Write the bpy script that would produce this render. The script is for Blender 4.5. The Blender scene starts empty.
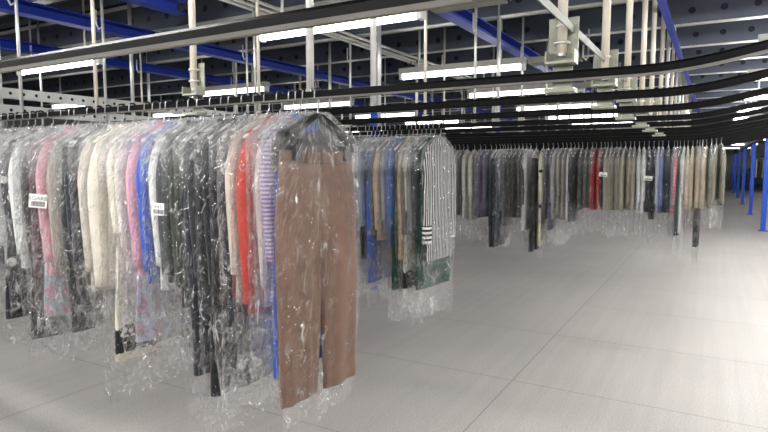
import bpy, math, random
import numpy as np
PI = math.pi
scn = bpy.context.scene
col = scn.collection

# ------------------------------------------------------------------ helpers
def lin(c):
    def f(v):
        v /= 255.0
        return v / 12.92 if v <= 0.04045 else ((v + 0.055) / 1.055) ** 2.4
    if isinstance(c, str):
        c = tuple(int(c[i:i + 2], 16) for i in (0, 2, 4))
    return (f(c[0]), f(c[1]), f(c[2]), 1.0)

def mesh_np(name, V, F, mat, parent=None, smooth=True):
    me = bpy.data.meshes.new(name)
    V = np.asarray(V, dtype=np.float32)
    me.from_pydata(V.tolist(), [], F if isinstance(F, list) else F.tolist())
    if smooth:
        me.polygons.foreach_set('use_smooth', np.ones(len(me.polygons), dtype=bool))
    me.materials.append(mat)
    o = bpy.data.objects.new(name, me)
    col.objects.link(o)
    if parent is not None:
        o.parent = parent
    return o

class MB:
    """collects boxes, tubes and lofts into one mesh"""
    def __init__(s):
        s.V = []; s.F = []; s.n = 0
    def add(s, V, F):
        V = np.asarray(V, dtype=float).reshape(-1, 3)
        s.V.append(V)
        s.F += [tuple(int(i) + s.n for i in f) for f in F]
        s.n += len(V)
        return s
    def box(s, x0, x1, y0, y1, z0, z1):
        V = [(x, y, z) for x in (x0, x1) for y in (y0, y1) for z in (z0, z1)]
        F = [(0, 1, 3, 2), (4, 6, 7, 5), (0, 4, 5, 1), (2, 3, 7, 6), (0, 2, 6, 4), (1, 5, 7, 3)]
        return s.add(V, F)
    def loft(s, P, closed=True, cap=True):
        P = np.asarray(P, dtype=float)
        nz, nt = P.shape[:2]
        F = []
        m = nt if closed else nt - 1
        for i in range(nz - 1):
            for j in range(m):
                a = i * nt + j; b = i * nt + (j + 1) % nt
                F.append((a, b, b + nt, a + nt))
        if cap and closed:
            F.append(tuple(range(nt - 1, -1, -1)))
            F.append(tuple((nz - 1) * nt + j for j in range(nt)))
        return s.add(P.reshape(-1, 3), F)
    def tube(s, pts, r, n=8, cap=True):
        pts = np.asarray(pts, dtype=float)
        k = len(pts)
        rr = np.full(k, r) if np.isscalar(r) else np.asarray(r)
        T = np.gradient(pts, axis=0)
        T /= np.linalg.norm(T, axis=1)[:, None] + 1e-9
        up = np.array([1.0, 0, 0]) if abs(T[0][0]) < 0.8 else np.array([0, 1.0, 0])
        P = np.zeros((k, n, 3))
        for i in range(k):
            u = up - T[i] * up.dot(T[i]); u /= np.linalg.norm(u) + 1e-9
            v = np.cross(T[i], u); up = u
            for j in range(n):
                a = 2 * PI * j / n
                P[i, j] = pts[i] + rr[i] * (math.cos(a) * u + math.sin(a) * v)
        return s.loft(P, True, cap)
    def sweep(s, pts, prof):
        """profile (side, up) swept along a path lying in the xz plane or along y"""
        pts = np.asarray(pts, dtype=float)
        T = np.gradient(pts, axis=0); T /= np.linalg.norm(T, axis=1)[:, None]
        P = np.zeros((len(pts), len(prof), 3))
        for i in range(len(pts)):
            side = np.cross(T[i], (0, 0, 1.0)); side /= np.linalg.norm(side)
            u = np.cross(side, T[i])
            for j, (a, b) in enumerate(prof):
                P[i, j] = pts[i] + side * a + u * b
        return s.loft(P, True, True)
    def build(s, name, mat, parent=None, smooth=False):
        return mesh_np(name, np.concatenate(s.V), s.F, mat, parent, smooth)

def empty(name, loc, rz=0.0):
    o = bpy.data.objects.new(name, None)
    o.empty_display_size = 0.05
    o.location = loc; o.rotation_euler = (0, 0, rz)
    col.objects.link(o)
    return o

def tag(o, label, cat, group=None):
    o['label'] = label; o['category'] = cat
    if group: o['group'] = group
    return o

def struct(o):
    o['kind'] = 'structure'
    return o

ORD = ['first', 'second', 'third', 'fourth', 'fifth', 'sixth', 'seventh', 'eighth', 'ninth', 'tenth', 'eleventh', 'twelfth',
       'thirteenth', 'fourteenth', 'fifteenth', 'sixteenth', 'seventeenth', 'eighteenth', 'nineteenth', 'twentieth', 'twenty-first',
       'twenty-second', 'twenty-third', 'twenty-fourth', 'twenty-fifth', 'twenty-sixth', 'twenty-seventh', 'twenty-eighth']

# ------------------------------------------------------------------ materials
def newmat(name):
    m = bpy.data.materials.new(name); m.use_nodes = True
    nt = m.node_tree; nt.nodes.clear()
    out = nt.nodes.new('ShaderNodeOutputMaterial')
    return m, nt, out

def N(nt, t, **kw):
    n = nt.nodes.new(t)
    for k, v in kw.items():
        if k in n.inputs: n.inputs[k].default_value = v
        else: setattr(n, k, v)
    return n

def principled(name, color, rough=0.6, metal=0.0, spec=0.5, noise=0.0, nscale=8.0, bump=0.0, bscale=200.0):
    m, nt, out = newmat(name)
    b = N(nt, 'ShaderNodeBsdfPrincipled')
    b.inputs['Base Color'].default_value = lin(color)
    b.inputs['Roughness'].default_value = rough
    b.inputs['Metallic'].default_value = metal
    b.inputs['Specular IOR Level'].default_value = spec
    tc = N(nt, 'ShaderNodeTexCoord')
    if noise:
        n = N(nt, 'ShaderNodeTexNoise', Scale=nscale, Detail=5.0)
        nt.links.new(tc.outputs['Object'], n.inputs['Vector'])
        r = N(nt, 'ShaderNodeMapRange')
        r.inputs['From Min'].default_value = 0.3; r.inputs['From Max'].default_value = 0.7
        r.inputs['To Min'].default_value = 1 - noise; r.inputs['To Max'].default_value = 1 + noise
        nt.links.new(n.outputs['Fac'], r.inputs['Value'])
        mx = N(nt, 'ShaderNodeVectorMath', operation='SCALE')
        mx.inputs[0].default_value = lin(color)[:3]
        nt.links.new(r.outputs['Result'], mx.inputs['Scale'])
        nt.links.new(mx.outputs['Vector'], b.inputs['Base Color'])
    if bump:
        n2 = N(nt, 'ShaderNodeTexNoise', Scale=bscale, Detail=3.0)
        nt.links.new(tc.outputs['Object'], n2.inputs['Vector'])
        bp = N(nt, 'ShaderNodeBump', Strength=bump, Distance=0.01)
        nt.links.new(n2.outputs['Fac'], bp.inputs['Height'])
        nt.links.new(bp.outputs['Normal'], b.inputs['Normal'])
    nt.links.new(b.outputs[0], out.inputs[0])
    return m

M = {}
M['black_rail'] = principled('black rail', '060607', 0.36, 0.0, 0.16, bump=0.05)
M['rail_lip'] = principled('rail lip', '6e6c66', 0.45, 0.35, noise=0.1)
M['galv'] = principled('galvanised steel', 'd2d3ce', 0.42, 0.55, noise=0.1, nscale=20)
M['cream_pole'] = principled('cream lacquered pole', 'cfc7b8', 0.5, 0.25, noise=0.06)
M['bracket'] = principled('grey green bracket', '8d8f82', 0.5, 0.3, noise=0.1, nscale=12)
M['blue'] = principled('blue steel paint', '0f4fc4', 0.5, 0.0, 0.4, noise=0.05)
M['dkblue'] = principled('deep blue steel paint', '10309a', 0.5, 0.0, 0.4, noise=0.08)
M['deck'] = principled('zinc deck', '434954', 0.5, 0.45, noise=0.25, nscale=3)
M['white_steel'] = principled('white steel', 'd4d5d3', 0.5, 0.2, noise=0.06)
M['housing'] = principled('lamp housing', 'b9b8b0', 0.5, 0.2)
M['tie'] = principled('dull steel bar', '6f706a', 0.6, 0.2, noise=0.1)
M['girder'] = principled('dark girder', '3a3b3b', 0.6, 0.2, noise=0.1)
M['hook'] = principled('hook wire', 'c9ccd0', 0.28, 0.9)
M['blackplastic'] = principled('black plastic', '111214', 0.38)
M['whiteplastic'] = principled('white plastic', 'e0e0e0', 0.4)
M['wall'] = principled('wall paint', '8f9193', 0.8, noise=0.08)
M['shelfdark'] = principled('dark blue crate plastic', '1c2f52', 0.6)
M['redbin'] = principled('red bin plastic', 'a5142e', 0.5)
M['card'] = principled('white card', 'eceae6', 0.7)
M['ink'] = principled('black ink', '16161a', 0.6)
M['concrete'] = principled('rubber wheel', '202022', 0.8)

def emission(name, strength):
    m, nt, out = newmat(name)
    e = N(nt, 'ShaderNodeEmission'); e.inputs['Color'].default_value = (1.0, 0.985, 0.955, 1); e.inputs['Strength'].default_value = strength
    nt.links.new(e.outputs[0], out.inputs[0])
    return m
M['tube'] = emission('fluorescent tube glow', 5.5)
M['aisle_tube'] = emission('bright aisle tube glow', 58.0)  # far stronger than the rack tubes, to lift the right-hand floor
M['unseen_tube'] = emission('unseen added tube glow', 52.0)  # for unseen lamps added to light the front row

def perforated(name, color, pitch, rad, axis=0):
    """zinc sheet with a row of round punched holes along its length"""
    m, nt, out = newmat(name)
    b = N(nt, 'ShaderNodeBsdfPrincipled'); b.inputs['Roughness'].default_value = 0.45; b.inputs['Metallic'].default_value = 0.45
    tc = N(nt, 'ShaderNodeTexCoord'); sp = N(nt, 'ShaderNodeSeparateXYZ')
    nt.links.new(tc.outputs['Object'], sp.inputs[0])
    pp = N(nt, 'ShaderNodeMath', operation='PINGPONG'); pp.inputs[1].default_value = pitch / 2
    nt.links.new(sp.outputs[axis], pp.inputs[0])
    s1 = N(nt, 'ShaderNodeMath', operation='POWER'); s1.inputs[1].default_value = 2.0
    nt.links.new(pp.outputs[0], s1.inputs[0])
    s2 = N(nt, 'ShaderNodeMath', operation='MULTIPLY'); nt.links.new(sp.outputs[2], s2.inputs[0]); nt.links.new(sp.outputs[2], s2.inputs[1])
    ad = N(nt, 'ShaderNodeMath', operation='ADD'); nt.links.new(s1.outputs[0], ad.inputs[0]); nt.links.new(s2.outputs[0], ad.inputs[1])
    lt = N(nt, 'ShaderNodeMath', operation='LESS_THAN'); lt.inputs[1].default_value = rad * rad
    nt.links.new(ad.outputs[0], lt.inputs[0])
    no = N(nt, 'ShaderNodeTexNoise', Scale=3.0, Detail=6.0); nt.links.new(tc.outputs['Object'], no.inputs['Vector'])
    rp = N(nt, 'ShaderNodeMapRange'); rp.inputs['To Min'].default_value = 0.75; rp.inputs['To Max'].default_value = 1.25
    nt.links.new(no.outputs['Fac'], rp.inputs['Value'])
    sc = N(nt, 'ShaderNodeVectorMath', operation='SCALE'); sc.inputs[0].default_value = lin(color)[:3]
    nt.links.new(rp.outputs[0], sc.inputs['Scale'])
    mx = N(nt, 'ShaderNodeMix', data_type='RGBA'); nt.links.new(lt.outputs[0], mx.inputs[0])
    nt.links.new(sc.outputs[0], mx.inputs[6]); mx.inputs[7].default_value = (0.012, 0.014, 0.025, 1)
    nt.links.new(mx.outputs[2], b.inputs['Base Color'])
    nt.links.new(b.outputs[0], out.inputs[0])
    return m
M['purlin'] = perforated('perforated zinc purlin', '4d5360', 0.22, 0.026, 0)
M['tray'] = perforated('perforated white channel', 'c9cac8', 0.10, 0.013, 1)

def cloth(name, color, pattern=None, c2=None):
    m, nt, out = newmat(name)
    b = N(nt, 'ShaderNodeBsdfPrincipled'); b.inputs['Roughness'].default_value = 0.85
    b.inputs['Specular IOR Level'].default_value = 0.25
    b.inputs['Sheen Weight'].default_value = 0.15
    tc = N(nt, 'ShaderNodeTexCoord')
    n = N(nt, 'ShaderNodeTexNoise', Scale=14.0, Detail=4.0); nt.links.new(tc.outputs['Object'], n.inputs['Vector'])
    r = N(nt, 'ShaderNodeMapRange'); r.inputs['From Min'].default_value = 0.3; r.inputs['From Max'].default_value = 0.7
    r.inputs['To Min'].default_value = 0.88; r.inputs['To Max'].default_value = 1.12
    nt.links.new(n.outputs['Fac'], r.inputs['Value'])
    base = N(nt, 'ShaderNodeVectorMath', operation='SCALE'); nt.links.new(r.outputs[0], base.inputs['Scale'])
    if pattern is None:
        base.inputs[0].default_value = lin(color)[:3]
    else:
        mx = N(nt, 'ShaderNodeMix', data_type='RGBA'); mx.inputs[6].default_value = lin(color); mx.inputs[7].default_value = lin(c2)
        sp = N(nt, 'ShaderNodeSeparateXYZ'); nt.links.new(tc.outputs['Object'], sp.inputs[0])
        def math_(op, a, bb):
            q = N(nt, 'ShaderNodeMath', operation=op)
            for i, v in enumerate((a, bb)):
                if isinstance(v, (int, float)): q.inputs[i].default_value = v
                else: nt.links.new(v, q.inputs[i])
            return q.outputs[0]
        y, z = sp.outputs[1], sp.outputs[2]
        if pattern == 'stripe':      # vertical stripes, 24 mm pitch
            wob = N(nt, 'ShaderNodeTexNoise', Scale=6.0); nt.links.new(tc.outputs['Object'], wob.inputs['Vector'])
            yy = math_('ADD', math_('ADD', y, math_('MULTIPLY', sp.outputs[0], 1.3)), math_('MULTIPLY', wob.outputs['Fac'], 0.02))
            f = math_('LESS_THAN', math_('PINGPONG', yy, 0.0125), 0.0072)
        elif pattern == 'hstripe':
            f = math_('LESS_THAN', math_('PINGPONG', z, 0.016), 0.008)
        elif pattern == 'fine':
            f = math_('LESS_THAN', math_('PINGPONG', z, 0.008), 0.004)
        elif pattern == 'dots':
            v = N(nt, 'ShaderNodeTexVoronoi', Scale=9.0); nt.links.new(tc.outputs['Object'], v.inputs['Vector'])
            f = math_('LESS_THAN', v.outputs['Distance'], 0.22)
        elif pattern == 'print':
            v = N(nt, 'ShaderNodeTexNoise', Scale=22.0, Detail=3.0); nt.links.new(tc.outputs['Object'], v.inputs['Vector'])
            f = math_('GREATER_THAN', v.outputs['Fac'], 0.52)
        elif pattern == 'plaid':
            f = math_('MULTIPLY', math_('ADD', math_('LESS_THAN', math_('PINGPONG', y, 0.02), 0.009), math_('LESS_THAN', math_('PINGPONG', z, 0.02), 0.009)), 0.5)
        elif pattern == 'hem':       # embroidered band near the hem and sprinkled motifs
            v = N(nt, 'ShaderNodeTexVoronoi', Scale=30.0); nt.links.new(tc.outputs['Object'], v.inputs['Vector'])
            lace = math_('GREATER_THAN', v.outputs['Distance'], 0.38)
            band = math_('MULTIPLY', math_('LESS_THAN', z, -1.03), math_('GREATER_THAN', z, -1.16))
            edge = math_('LESS_THAN', math_('PINGPONG', math_('ADD', z, 1.10), 0.065), 0.012)
            v2 = N(nt, 'ShaderNodeTexVoronoi', Scale=5.0); nt.links.new(tc.outputs['Object'], v2.inputs['Vector'])
            spots = math_('LESS_THAN', v2.outputs['Distance'], 0.16)
            f = math_('MAXIMUM', math_('MULTIPLY', band, math_('MAXIMUM', lace, edge)), math_('MULTIPLY', spots, math_('LESS_THAN', z, -0.55)))
        nt.links.new(f, mx.inputs[0]); nt.links.new(mx.outputs[2], base.inputs[0])
    nt.links.new(base.outputs[0], b.inputs['Base Color'])
    w = N(nt, 'ShaderNodeTexNoise', Scale=260.0, Detail=2.0); nt.links.new(tc.outputs['Object'], w.inputs['Vector'])
    bp = N(nt, 'ShaderNodeBump', Strength=0.25, Distance=0.004); nt.links.new(w.outputs['Fac'], bp.inputs['Height'])
    nt.links.new(bp.outputs['Normal'], b.inputs['Normal'])
    nt.links.new(b.outputs[0], out.inputs[0])
    return m
_cl = {}
def get_cloth(color, pattern=None, c2=None):
    k = (color, pattern, c2)
    if k not in _cl: _cl[k] = cloth('cloth ' + '_'.join(str(x) for x in k if x), *k)
    return _cl[k]

def plastic():
    """clear film: creases fan out from the hanger neck, crumples lower down"""
    m, nt, out = newmat('clear plastic film')
    L = nt.links.new
    tc = N(nt, 'ShaderNodeTexCoord'); oi = N(nt, 'ShaderNodeObjectInfo')
    sp = N(nt, 'ShaderNodeSeparateXYZ'); L(tc.outputs['Object'], sp.inputs[0])
    def ma(op, a, b=None):
        q = N(nt, 'ShaderNodeMath', operation=op)
        for i, v in enumerate((a, b)):
            if v is None: continue
            if isinstance(v, (int, float)): q.inputs[i].default_value = v
            else: L(v, q.inputs[i])
        return q.outputs[0]
    x, y, z = sp.outputs
    down = ma('MULTIPLY', z, -1.0)
    phi = ma('ARCTAN2', y, ma('ADD', down, 0.02))
    rad = ma('SQRT', ma('ADD', ma('MULTIPLY', y, y), ma('MULTIPLY', z, z)))
    seed = ma('MULTIPLY', oi.outputs['Random'], 37.0)
    cv = N(nt, 'ShaderNodeCombineXYZ')
    L(ma('ADD', ma('MULTIPLY', phi, 7.5), seed), cv.inputs[0]); L(ma('MULTIPLY', rad, 2.0), cv.inputs[1]); L(ma('MULTIPLY', x, 16.0), cv.inputs[2])
    def mr(v, a, b, c, d):
        q = N(nt, 'ShaderNodeMapRange')
        for k, t in zip(('From Min', 'From Max', 'To Min', 'To Max'), (a, b, c, d)): q.inputs[k].default_value = t
        L(v, q.inputs['Value']); return q.outputs[0]
    n1 = N(nt, 'ShaderNodeTexNoise', Scale=1.6, Detail=2.0, Distortion=0.5); L(cv.outputs[0], n1.inputs['Vector'])
    of = N(nt, 'ShaderNodeCombineXYZ'); L(seed, of.inputs[0]); L(seed, of.inputs[2])
    va = N(nt, 'ShaderNodeVectorMath', operation='ADD'); L(tc.outputs['Object'], va.inputs[0]); L(of.outputs[0], va.inputs[1])
    n2 = N(nt, 'ShaderNodeTexNoise', Scale=11.0, Detail=2.5, Distortion=0.9); L(va.outputs[0], n2.inputs['Vector'])
    n3 = N(nt, 'ShaderNodeTexNoise', Scale=16.0, Detail=1.0); L(va.outputs[0], n3.inputs['Vector'])
    a1 = ma('ABSOLUTE', ma('SUBTRACT', n1.outputs['Fac'], 0.5)); a2 = ma('ABSOLUTE', ma('SUBTRACT', n2.outputs['Fac'], 0.5))
    low0 = mr(down, 0.45, 0.95, 0.35, 1.0)
    ridge = ma('ADD', mr(a1, 0.0, 0.12, 1.0, 0.0), ma('MULTIPLY', low0, mr(a2, 0.0, 0.12, 0.9, 0.0)))     # sharp folds of the film
    broken = mr(n3.outputs['Fac'], 0.46, 0.62, 0.0, 1.0)
    low = mr(down, 0.45, 0.95, 0.25, 1.0)       # loose film crumples below the clothes
    line = ma('MULTIPLY', broken, ma('MAXIMUM', mr(a1, 0.003, 0.020, 1.0, 0.0), ma('MULTIPLY', low, mr(a2, 0.003, 0.020, 0.9, 0.0))))  # bright glints on the creases, put into the colour as broken white streaks
    bp = N(nt, 'ShaderNodeBump', Strength=1.0, Distance=0.012); L(ridge, bp.inputs['Height'])
    tr = N(nt, 'ShaderNodeBsdfTransparent'); tr.inputs[0].default_value = (0.99, 0.99, 0.99, 1)
    gl = N(nt, 'ShaderNodeBsdfGlossy'); gl.inputs['Color'].default_value = (1, 1, 1, 1); gl.inputs['Roughness'].default_value = 0.08
    L(bp.outputs[0], gl.inputs['Normal'])
    df = N(nt, 'ShaderNodeBsdfDiffuse'); df.inputs['Color'].default_value = (0.95, 0.955, 0.96, 1)
    tl = N(nt, 'ShaderNodeBsdfTranslucent'); tl.inputs['Color'].default_value = (0.95, 0.955, 0.96, 1)
    hz = N(nt, 'ShaderNodeMixShader', Fac=0.45); L(df.outputs[0], hz.inputs[1]); L(tl.outputs[0], hz.inputs[2])
    lw = N(nt, 'ShaderNodeLayerWeight', Blend=0.28)
    lwb = N(nt, 'ShaderNodeLayerWeight', Blend=0.26); L(bp.outputs[0], lwb.inputs['Normal'])
    # the film is gathered, so denser, round the hanger shoulders
    gat = ma('MULTIPLY', mr(down, 0.12, 0.40, 1.0, 0.0), ma('ADD', 0.07, ma('MULTIPLY', ridge, 0.16)))
    base = mr(lw.outputs['Facing'], 0.3, 1.0, 0.009, 0.12)
    dens = ma('MINIMUM', 0.85, ma('ADD', gat, ma('ADD', base, ma('MULTIPLY', line, 0.46))))
    m1 = N(nt, 'ShaderNodeMixShader'); L(dens, m1.inputs[0]); L(tr.outputs[0], m1.inputs[1]); L(hz.outputs[0], m1.inputs[2])
    spec = ma('ADD', mr(lwb.outputs['Fresnel'], 0.0, 1.0, 0.02, 0.30), ma('MULTIPLY', line, 0.25))
    m2 = N(nt, 'ShaderNodeMixShader'); L(spec, m2.inputs[0]); L(m1.outputs[0], m2.inputs[1]); L(gl.outputs[0], m2.inputs[2])
    L(m2.outputs[0], out.inputs[0])
    return m
M['film'] = plastic()

def floor_mat():
    m, nt, out = newmat('speckled vinyl floor')
    b = N(nt, 'ShaderNodeBsdfPrincipled'); b.inputs['Roughness'].default_value = 0.5; b.inputs['Specular IOR Level'].default_value = 0.3
    tc = N(nt, 'ShaderNodeTexCoord')
    big = N(nt, 'ShaderNodeTexNoise', Scale=0.9, Detail=4.0); nt.links.new(tc.outputs['Object'], big.inputs['Vector'])
    fine = N(nt, 'ShaderNodeTexNoise', Scale=110.0, Detail=3.0); nt.links.new(tc.outputs['Object'], fine.inputs['Vector'])
    mp = N(nt, 'ShaderNodeMapping'); mp.inputs['Scale'].default_value = (14.0, 0.35, 1); nt.links.new(tc.outputs['Object'], mp.inputs['Vector'])
    strk = N(nt, 'ShaderNodeTexNoise', Scale=1.0, Detail=3.0); nt.links.new(mp.outputs[0], strk.inputs['Vector'])
    def rng(src, lo, hi):
        r = N(nt, 'ShaderNodeMapRange'); r.inputs['From Min'].default_value = 0.3; r.inputs['From Max'].default_value = 0.7
        r.inputs['To Min'].default_value = lo; r.inputs['To Max'].default_value = hi
        nt.links.new(src, r.inputs['Value']); return r.outputs[0]
    def mul(a, c):
        q = N(nt, 'ShaderNodeMath', operation='MULTIPLY'); nt.links.new(a, q.inputs[0]); nt.links.new(c, q.inputs[1]); return q.outputs[0]
    f = mul(mul(rng(big.outputs['Fac'], 0.95, 1.05), rng(fine.outputs['Fac'], 0.78, 1.22)), rng(strk.outputs['Fac'], 0.96, 1.04))
    br = N(nt, 'ShaderNodeTexBrick'); br.offset = 0.5
    mp2 = N(nt, 'ShaderNodeMapping'); mp2.inputs['Location'].default_value = (1.17, -0.08, 0); nt.links.new(tc.outputs['Object'], mp2.inputs['Vector'])
    br.inputs['Scale'].default_value = 1.0; br.inputs['Brick Width'].default_value = 2.44; br.inputs['Row Height'].default_value = 1.25
    br.inputs['Mortar Size'].default_value = 0.004; br.offset = 0.0
    br.inputs['Color1'].default_value = (1, 1, 1, 1); br.inputs['Color2'].default_value = (0.985, 0.985, 0.985, 1); br.inputs['Mortar'].default_value = (0.6, 0.59, 0.57, 1)
    nt.links.new(mp2.outputs[0], br.inputs['Vector'])
    sc = N(nt, 'ShaderNodeVectorMath', operation='SCALE'); sc.inputs[0].default_value = lin('cbc6c2')[:3]; nt.links.new(f, sc.inputs['Scale'])
    mu = N(nt, 'ShaderNodeVectorMath', operation='MULTIPLY'); nt.links.new(sc.outputs[0], mu.inputs[0]); nt.links.new(br.outputs['Color'], mu.inputs[1])
    nt.links.new(mu.outputs[0], b.inputs['Base Color'])
    bp = N(nt, 'ShaderNodeBump', Strength=0.12, Distance=0.005); nt.links.new(fine.outputs['Fac'], bp.inputs['Height']); nt.links.new(bp.outputs[0], b.inputs['Normal'])
    nt.links.new(b.outputs[0], out.inputs[0])
    return m
M['floor'] = floor_mat()

# ------------------------------------------------------------------ the hall
RZ = 1.79           # height of the rails' top
CAMZ = 1.5
X0, X1, Y0, Y1 = -15.0, 12.0, -6.0, 44.0
ZD = 2.86
struct(MB().box(X0, X1, Y0, Y1, -0.1, 0.0).build('floor', M['floor']))
# corrugated deck
P = []
ys = [];
y = Y0
while y < Y1:
    ys += [(y, 0), (y + 0.11, 0), (y + 0.13, 0.05), (y + 0.24, 0.05), (y + 0.26, 0)]
    y += 0.26
V = []; F = []
for (yy, dz) in ys:
    V += [(X0, yy, ZD + dz), (X1, yy, ZD + dz)]
for i in range(len(ys) - 1):
    F.append((2 * i, 2 * i + 1, 2 * i + 3, 2 * i + 2))
struct(mesh_np('ceiling', V, F, M['deck'], smooth=False))
struct(MB().box(X0, X1, Y1, Y1 + 0.1, 0, ZD).build('wall_back', M['wall']))
struct(MB().box(X0, X1, Y0 - 0.1, Y0, 0, ZD).build('wall_front', M['wall']))
struct(MB().box(X0 - 0.1, X0, Y0, Y1, 0, ZD).build('wall_left', M['wall']))
struct(MB().box(X1, X1 + 0.1, Y0, Y1, 0, ZD).build('wall_right', M['wall']))

# purlins of zinc sheet with punched webs, across the picture
pk = 0
for i, yy in enumerate(np.arange(1.35, 15.0, 0.98)):
    root = empty('ceiling_purlin', (0, yy, 2.72))
    tag(root, 'zinc ceiling purlin with punched holes, %s crossbeam counting back from the camera' % ORD[i], 'beam', 'zinc purlins under the deck')
    b = MB()
    b.box(-11, 6, -0.003, 0.003, -0.10, 0.12)
    b.build('web', M['purlin'], root)
    f = MB(); f.box(-11, 6, -0.003, 0.075, -0.104, -0.098); f.box(-11, 6, 0.070, 0.076, -0.104, -0.082); f.box(-11, 6, -0.075, 0.003, 0.118, 0.124)
    f.build('flange', M['galv'], root)

# blue channel beams running away from the camera
bb = [(-5.38, -1.0, 13, 'far left'), (-4.06, -1.0, 13, 'second from the left'), (-3.15, -0.5, 2.75, 'short stub'), (-1.61, 2.6, 13, 'middle'), (-0.34, -1.0, 13, 'right-hand')]
lab = ['deep blue ceiling channel beam furthest left, above the white perforated channels', 'deep blue ceiling channel beam crossing the top left of the hall',
       'short stub of blue ceiling beam ending at the upper left', 'deep blue ceiling beam slanting down behind the heavy grey bracket', 'narrow blue ceiling beam above the right-hand line of poles']
for (x, ya, yb, nm), l in zip(bb, lab):
    root = empty('blue_beam', (x, ya, 2.5)); tag(root, l, 'beam', 'blue channel beams under the ceiling')
    w = 0.05 if nm != 'right-hand' else 0.02
    hb = 0.085 if nm != 'right-hand' else 0.04
    b = MB(); b.box(-w, -w + 0.008, 0, yb - ya, 0, hb); b.build('web', M['dkblue'], root)
    b = MB(); b.box(-w + 0.008, w, 0, yb - ya, 0, 0.008); b.box(-w + 0.008, w, 0, yb - ya, hb - 0.008, hb); b.build('flange', M['dkblue'], root)

# white perforated channels at the left
for x, z, l in ((-4.82, 2.06, 'white perforated steel channel at the left, upper of two'), (-4.82, 1.93, 'white perforated steel channel at the left, lower of two')):
    root = empty('perforated_channel', (x, 0.5, z)); tag(root, l, 'channel', 'white perforated channels')
    b = MB(); b.box(0.0, 0.006, 0, 7.5, -0.04, 0.04); b.build('web', M['tray'], root)
    b = MB(); b.box(-0.05, 0.0, 0, 7.5, 0.034, 0.04); b.box(-0.05, 0.0, 0, 7.5, -0.04, -0.034); b.build('flange', M['white_steel'], root)

# conduits running away from the camera under the purlins
for k, (x, z) in enumerate(((-2.86, 2.585), (-2.79, 2.585), (-2.70, 2.585), (-2.22, 2.59), (-2.15, 2.59))):
    root = empty('conduit_pipe', (x, 0.6 if k > 2 else 1.8, z))
    tag(root, 'thin zinc conduit pipe under the purlins, %s from left of five parallel pipes' % ORD[k], 'pipe', 'conduits under the purlins')
    n = 5.5 if k < 3 else 2.2
    MB().tube([(0, 0, 0), (0, n, 0)], 0.014, 8).build('pipe', M['galv'], root, True)
    for q in range(int(n / 1.8) + 1):
        MB().box(-0.02, 0.02, q * 1.8 + 0.1, q * 1.8 + 0.13, -0.018, 0.035).build('saddle', M['bracket'], root)

# ------------------------------------------------------------------ rails
rails = [0.95, 1.85, 2.45, 3.10, 3.75, 4.30, 5.00, 5.60, 6.20, 6.85, 7.45, 8.10, 8.70, 9.30, 9.95, 10.6]
def rise(x):
    t = x + 0.22
    if t <= 0: return 0.0
    if t < 0.25: return 0.20 * t * t / 0.5
    return 0.20 * (t - 0.125)
xs = list(np.arange(-8.0, -0.3, 0.7)) + list(np.arange(-0.25, 0.25, 0.05)) + list(np.arange(0.3, 2.4, 0.3))
for i, yy in enumerate(rails):
    root = empty('conveyor_rail', (-8.0, yy, RZ + (0.022 if i == 0 else 0)))
    tag(root, 'black overhead garment rail rising at its right end, %s back from the camera' % ORD[i], 'rail', 'overhead conveyor rails')
    pts = [(x + 8.0, 0, rise(x)) for x in xs]
    h = 0.026
    prof = [(-0.008, -h), (0.008, -h), (0.011, -0.008), (0.008, -0.001), (0.003, 0.0), (-0.003, 0.0), (-0.008, -0.001), (-0.011, -0.008)]
    MB().sweep(pts, prof).build('track', M['black_rail'], root)
    prof = [(-0.006, -h - 0.007), (0.006, -h - 0.007), (0.008, -h), (-0.008, -h)] if i != 0 else [(-0.008, -h - 0.010), (0.008, -h - 0.010), (0.010, -h), (-0.010, -h)]
    MB().sweep(pts, prof).build('lower_channel', M['rail_lip'] if i < 2 else M['black_rail'], root)

def seen(x, y, z, mx=60, my=60):
    th = math.radians(29.93); f = 575.0
    d = -x * math.sin(th) + y * math.cos(th)
    if d < 0.3: return False
    u = x * math.cos(th) + y * math.sin(th)
    px = 384 + f * u / d; py = 165 - f * (z - CAMZ) / d
    return -mx < px < 768 + mx and -my < py < 432 + my

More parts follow.
